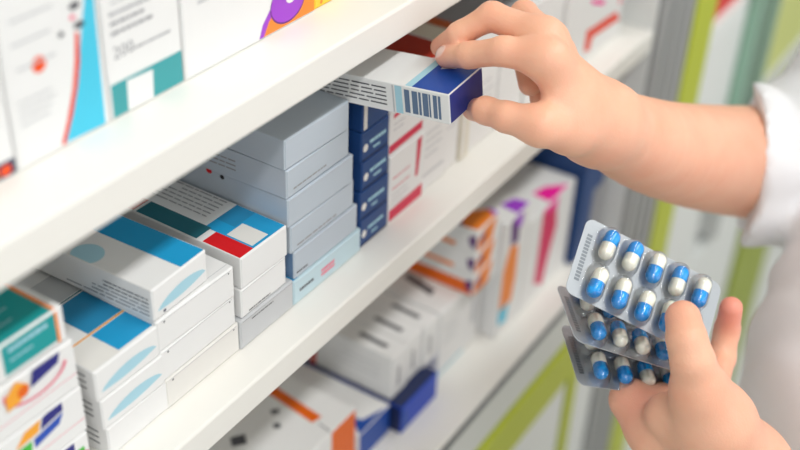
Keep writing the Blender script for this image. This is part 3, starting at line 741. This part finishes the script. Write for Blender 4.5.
def skin_material(nails, tips):
    m = bpy.data.materials.new('skin'); m.use_nodes = True; nt = m.node_tree; N = nt.nodes; L = nt.links
    b = N['Principled BSDF']
    tc = N.new('ShaderNodeTexCoord')
    n1 = N.new('ShaderNodeTexNoise'); n1.inputs['Scale'].default_value = 45; n1.inputs['Detail'].default_value = 5; L.new(tc.outputs['Object'], n1.inputs['Vector'])
    mix = N.new('ShaderNodeMix'); mix.data_type = 'RGBA'; mix.inputs[6].default_value = lin('#f8c6a8'); mix.inputs[7].default_value = lin('#f0aa8c')
    L.new(n1.outputs['Fac'], mix.inputs[0]); col = mix.outputs[2]
    def blob(center, e1, e2, e3, r, colr, hard, amount, cur):
        # distance in an oriented ellipsoid around a point of the body
        s = N.new('ShaderNodeVectorMath'); s.operation = 'SUBTRACT'; L.new(tc.outputs['Object'], s.inputs[0]); s.inputs[1].default_value = tuple(center)
        outs = []
        for e, rr in zip((e1, e2, e3), r):
            d = N.new('ShaderNodeVectorMath'); d.operation = 'DOT_PRODUCT'; L.new(s.outputs[0], d.inputs[0]); d.inputs[1].default_value = tuple(np.array(e)/rr)
            outs.append(d.outputs['Value'])
        c = N.new('ShaderNodeCombineXYZ')
        for i in range(3): L.new(outs[i], c.inputs[i])
        ln = N.new('ShaderNodeVectorMath'); ln.operation = 'LENGTH'; L.new(c.outputs[0], ln.inputs[0])
        mr = N.new('ShaderNodeMapRange'); mr.inputs['From Min'].default_value = hard; mr.inputs['From Max'].default_value = 1
        mr.inputs['To Min'].default_value = amount; mr.inputs['To Max'].default_value = 0
        L.new(ln.outputs['Value'], mr.inputs['Value'])
        mx = N.new('ShaderNodeMix'); mx.data_type = 'RGBA'; L.new(mr.outputs['Result'], mx.inputs[0]); L.new(cur, mx.inputs[6]); mx.inputs[7].default_value = lin(colr)
        return mx.outputs[2], mr.outputs['Result']
    for c, r, a in tips: col, _ = blob(np.array(c)-PO, (1, 0, 0), (0, 1, 0), (0, 0, 1), (r, r, r), '#ee8f80', .1, a, col)
    masks = []
    for c, e1, e2, e3 in nails:
        col, mk = blob(np.array(c)-PO, e1, e2, e3, (.0062, .0044, .0050), '#f9d6cc', .72, 1, col); masks.append(mk)
    L.new(col, b.inputs['Base Color'])
    rough = N.new('ShaderNodeValue'); rough.outputs[0].default_value = .48; ro = rough.outputs[0]
    for mk in masks:
        mm = N.new('ShaderNodeMath'); mm.operation = 'MULTIPLY_ADD'; L.new(mk, mm.inputs[0]); mm.inputs[1].default_value = -.25; L.new(ro, mm.inputs[2]); ro = mm.outputs[0]
    L.new(ro, b.inputs['Roughness'])
    b.inputs['Subsurface Weight'].default_value = .18; b.inputs['Subsurface Radius'].default_value = (1, .3, .18); b.inputs['Subsurface Scale'].default_value = .004
    v = N.new('ShaderNodeTexVoronoi'); v.inputs['Scale'].default_value = 900; L.new(tc.outputs['Object'], v.inputs['Vector'])
    n2 = N.new('ShaderNodeTexNoise'); n2.inputs['Scale'].default_value = 220; n2.inputs['Detail'].default_value = 6; L.new(tc.outputs['Object'], n2.inputs['Vector'])
    ad = N.new('ShaderNodeMath'); ad.operation = 'ADD'; L.new(v.outputs['Distance'], ad.inputs[0]); L.new(n2.outputs['Fac'], ad.inputs[1])
    bp = N.new('ShaderNodeBump'); bp.inputs['Strength'].default_value = .25; bp.inputs['Distance'].default_value = .0004
    L.new(ad.outputs[0], bp.inputs['Height']); L.new(bp.outputs['Normal'], b.inputs['Normal'])
    return m
def nail_frame(f, updir):
    tip = np.array(f[0][0]); d = tip-np.array(f[1][0]); d /= np.linalg.norm(d)
    up = np.array(updir, float); up -= d*(up@d); up /= np.linalg.norm(up)
    return (tip+d*.0005+up*.0055, d, np.cross(d, up), up)
nails = [nail_frame(R_idx, np.array((-.35, -.75, .50))), nail_frame(R_mid, np.array((-.2, -.65, .65)))]
tips = [(R_idx[0][0], .014, .5), (R_mid[0][0], .014, .5), (R_thb[0][0], .016, .6), (L_idx[0][0], .022, .9), (L_thb[0][0], .015, .35), ((0.0910, -0.1766, -0.0200), .03, .35), ((0.1055, -0.0785, 0.1442), .016, .5)]
SKIN = skin_material(nails, tips)

person = thing('person', 'person in a white lab coat gripping a box and holding three blister packs', 'person', tuple(PO))
def vq_mesh(name, v, q, m, parent, off):
    me = bpy.data.meshes.new(name)
    me.from_pydata((v-off).tolist(), [], q[:, ::-1].tolist()); me.update()
    for p in me.polygons: p.use_smooth = True
    me.materials.append(m)
    o = bpy.data.objects.new(name, me); COL.objects.link(o); o.parent = parent
    return o
vq_mesh('body', allv, allq, SKIN, person, PO)

def coat_mesh():
    vox = .005
    lo = np.array((.02, -.70, -.68)); hi = np.array((.60, -.03, .16)); P = grid(lo, hi, vox)
    # drape noise
    x, y, z = P[..., 0], P[..., 1], P[..., 2]
    fold = .0045*np.sin(38*y+9*z+2.5*np.sin(9*z))+.0035*np.sin(61*x-23*z+3*np.sin(13*y))+.0022*np.sin(120*x+70*z+4*np.sin(31*y+22*z))
    trunk = []
    for k, y0 in ((1, -.305), (-1, -.445)):
        trunk += [((.42, y0-.01*k, .05), (.350, y0, -.005), .085, .100), ((.350, y0, -.005), (.275, y0-.010*k, -.09), .100, .112), ((.275, y0-.010*k, -.09), (.255, y0-.015*k, -.20), .112, .118), ((.255, y0-.015*k, -.20), (.30, y0, -.66), .118, .150)]
    trunk.append((SHR, SHL, .060, .060))
    D = None
    for a, b, ra, rb in trunk:
        d = sdf_capsule(P, a, b, ra, rb); D = d if D is None else smin(D, d, .03)
    cuff = np.array((0.3754, -0.1563, -0.0057)); elbow = np.array((0.4304, -0.1833, -0.0246))
    ndir = np.array((.33, -.88, .15))/np.linalg.norm((.33, -.88, .15))      # the hem slants across the forearm
    for segs in ([(SHR, .070), (tuple(elbow), .0600), (tuple(cuff), .0560), ((0.3285, -0.1445, 0.0154), .0535)], [(SHL, .070), ((.20, -.50, -.14), .058)]):
        d = chain(P, segs, .02)
        if segs[0][0] == SHR: d = np.maximum(d, -((P-np.array((0.3568, -0.1503, 0.0038), np.float32))@ndir.astype(np.float32)))   # straight hem across the forearm
        D = smin(D, d, .012)
    D = D+fold*.8
    # open cuffs : cut the sleeve across the forearm
    axc = (elbow-cuff)/np.linalg.norm(elbow-cuff)
    return to_mesh(D, lo, vox)
Cv, Cq = coat_mesh()
vq_mesh('lab_coat', Cv, Cq, COATM, person, PO)
def simple(name, caps, lo, hi, vox, m, k=.02):
    P = grid(np.array(lo), np.array(hi), vox); D = None
    for a, b, ra, rb in caps:
        d = sdf_capsule(P, a, b, ra, rb); D = d if D is None else smin(D, d, k)
    v, q = to_mesh(D, np.array(lo), vox); return vq_mesh(name, v, q, m, person, PO)
simple('trousers', [((.37, -.30, -.5), (BX, BY+.09, -.82), .10, .078), ((BX, BY+.09, -.82), (BX+.02, BY+.10, -1.18), .075, .062),
                    ((.37, -.44, -.5), (BX, BY-.09, -.82), .10, .078), ((BX, BY-.09, -.82), (BX+.02, BY-.10, -1.18), .075, .062)],
       (.22, -.62, -1.27), (.6, -.12, -.38), .01, TROUS)
for k in (-1, 1):
    simple('shoe', [((BX+.03, BY+k*.10, -1.255), (BX-.14, BY+k*.115, -1.263), .045, .037)], (.2, BY+k*.1-.08, -1.31), (.55, BY+k*.1+.08, -1.18), .006, SHOEM)
simple('hair', [((.425, -.37, .30), (.42, -.37, .345), .086, .084), ((.455, -.37, .22), (.46, -.37, .29), .05, .07)], (.26, -.52, .12), (.58, -.22, .46), .007, HAIRM)

# ------------------------------------------------------------------ lights
def area(name, loc, rot, sx, sy, power, col=(1, 1, 1)):
    l = bpy.data.lights.new(name, 'AREA'); l.shape = 'RECTANGLE'; l.size = sx; l.size_y = sy; l.energy = power; l.color = col
    o = bpy.data.objects.new(name, l); COL.objects.link(o); o.location = loc; o.rotation_euler = rot
    return o
for x in (-1.3, .25, 1.8):
    area('ceiling_light', (x, -.80, 1.47), (0, 0, 0), 1.3, .14, 16.5, (1, .995, .985))
area('fill_light', (.35, -2.7, 1.0), (math.radians(68), 0, math.radians(0)), 2.0, 1.2, 19, (.97, .985, 1))  # added front fill from behind the camera, no window modelled
area('fill_light', (-2.2, -1.7, .8), (math.radians(75), 0, math.radians(-60)), 1.2, 1.0, 7, (.98, .99, 1))  # softer fill added on the left to brighten the coat
W = bpy.data.worlds.new('world'); S.world = W; W.use_nodes = True
W.node_tree.nodes['Background'].inputs[0].default_value = (.97, .985, 1, 1)
W.node_tree.nodes['Background'].inputs[1].default_value = .62

# ------------------------------------------------------------------ camera
cd = bpy.data.cameras.new('camera'); cam = bpy.data.objects.new('camera', cd); COL.objects.link(cam)
Mc = Matrix(((0.539878, 0.455831, -0.707637), (-0.840818, 0.331443, -0.427984), (0.039453, 0.826053, 0.562209))).to_4x4(); Mc.translation = (-0.4049, -0.3087, 0.4293)
cam.matrix_world = Mc
cd.sensor_width = 36; cd.lens = 51.3; cd.clip_start = .02
cd.dof.use_dof = True; cd.dof.focus_distance = .63; cd.dof.aperture_fstop = 3.9
S.camera = cam
S.view_settings.view_transform = 'Standard'; S.view_settings.look = 'None'; S.view_settings.gamma = 1; S.view_settings.use_curve_mapping = False
S.view_settings.exposure = -.30
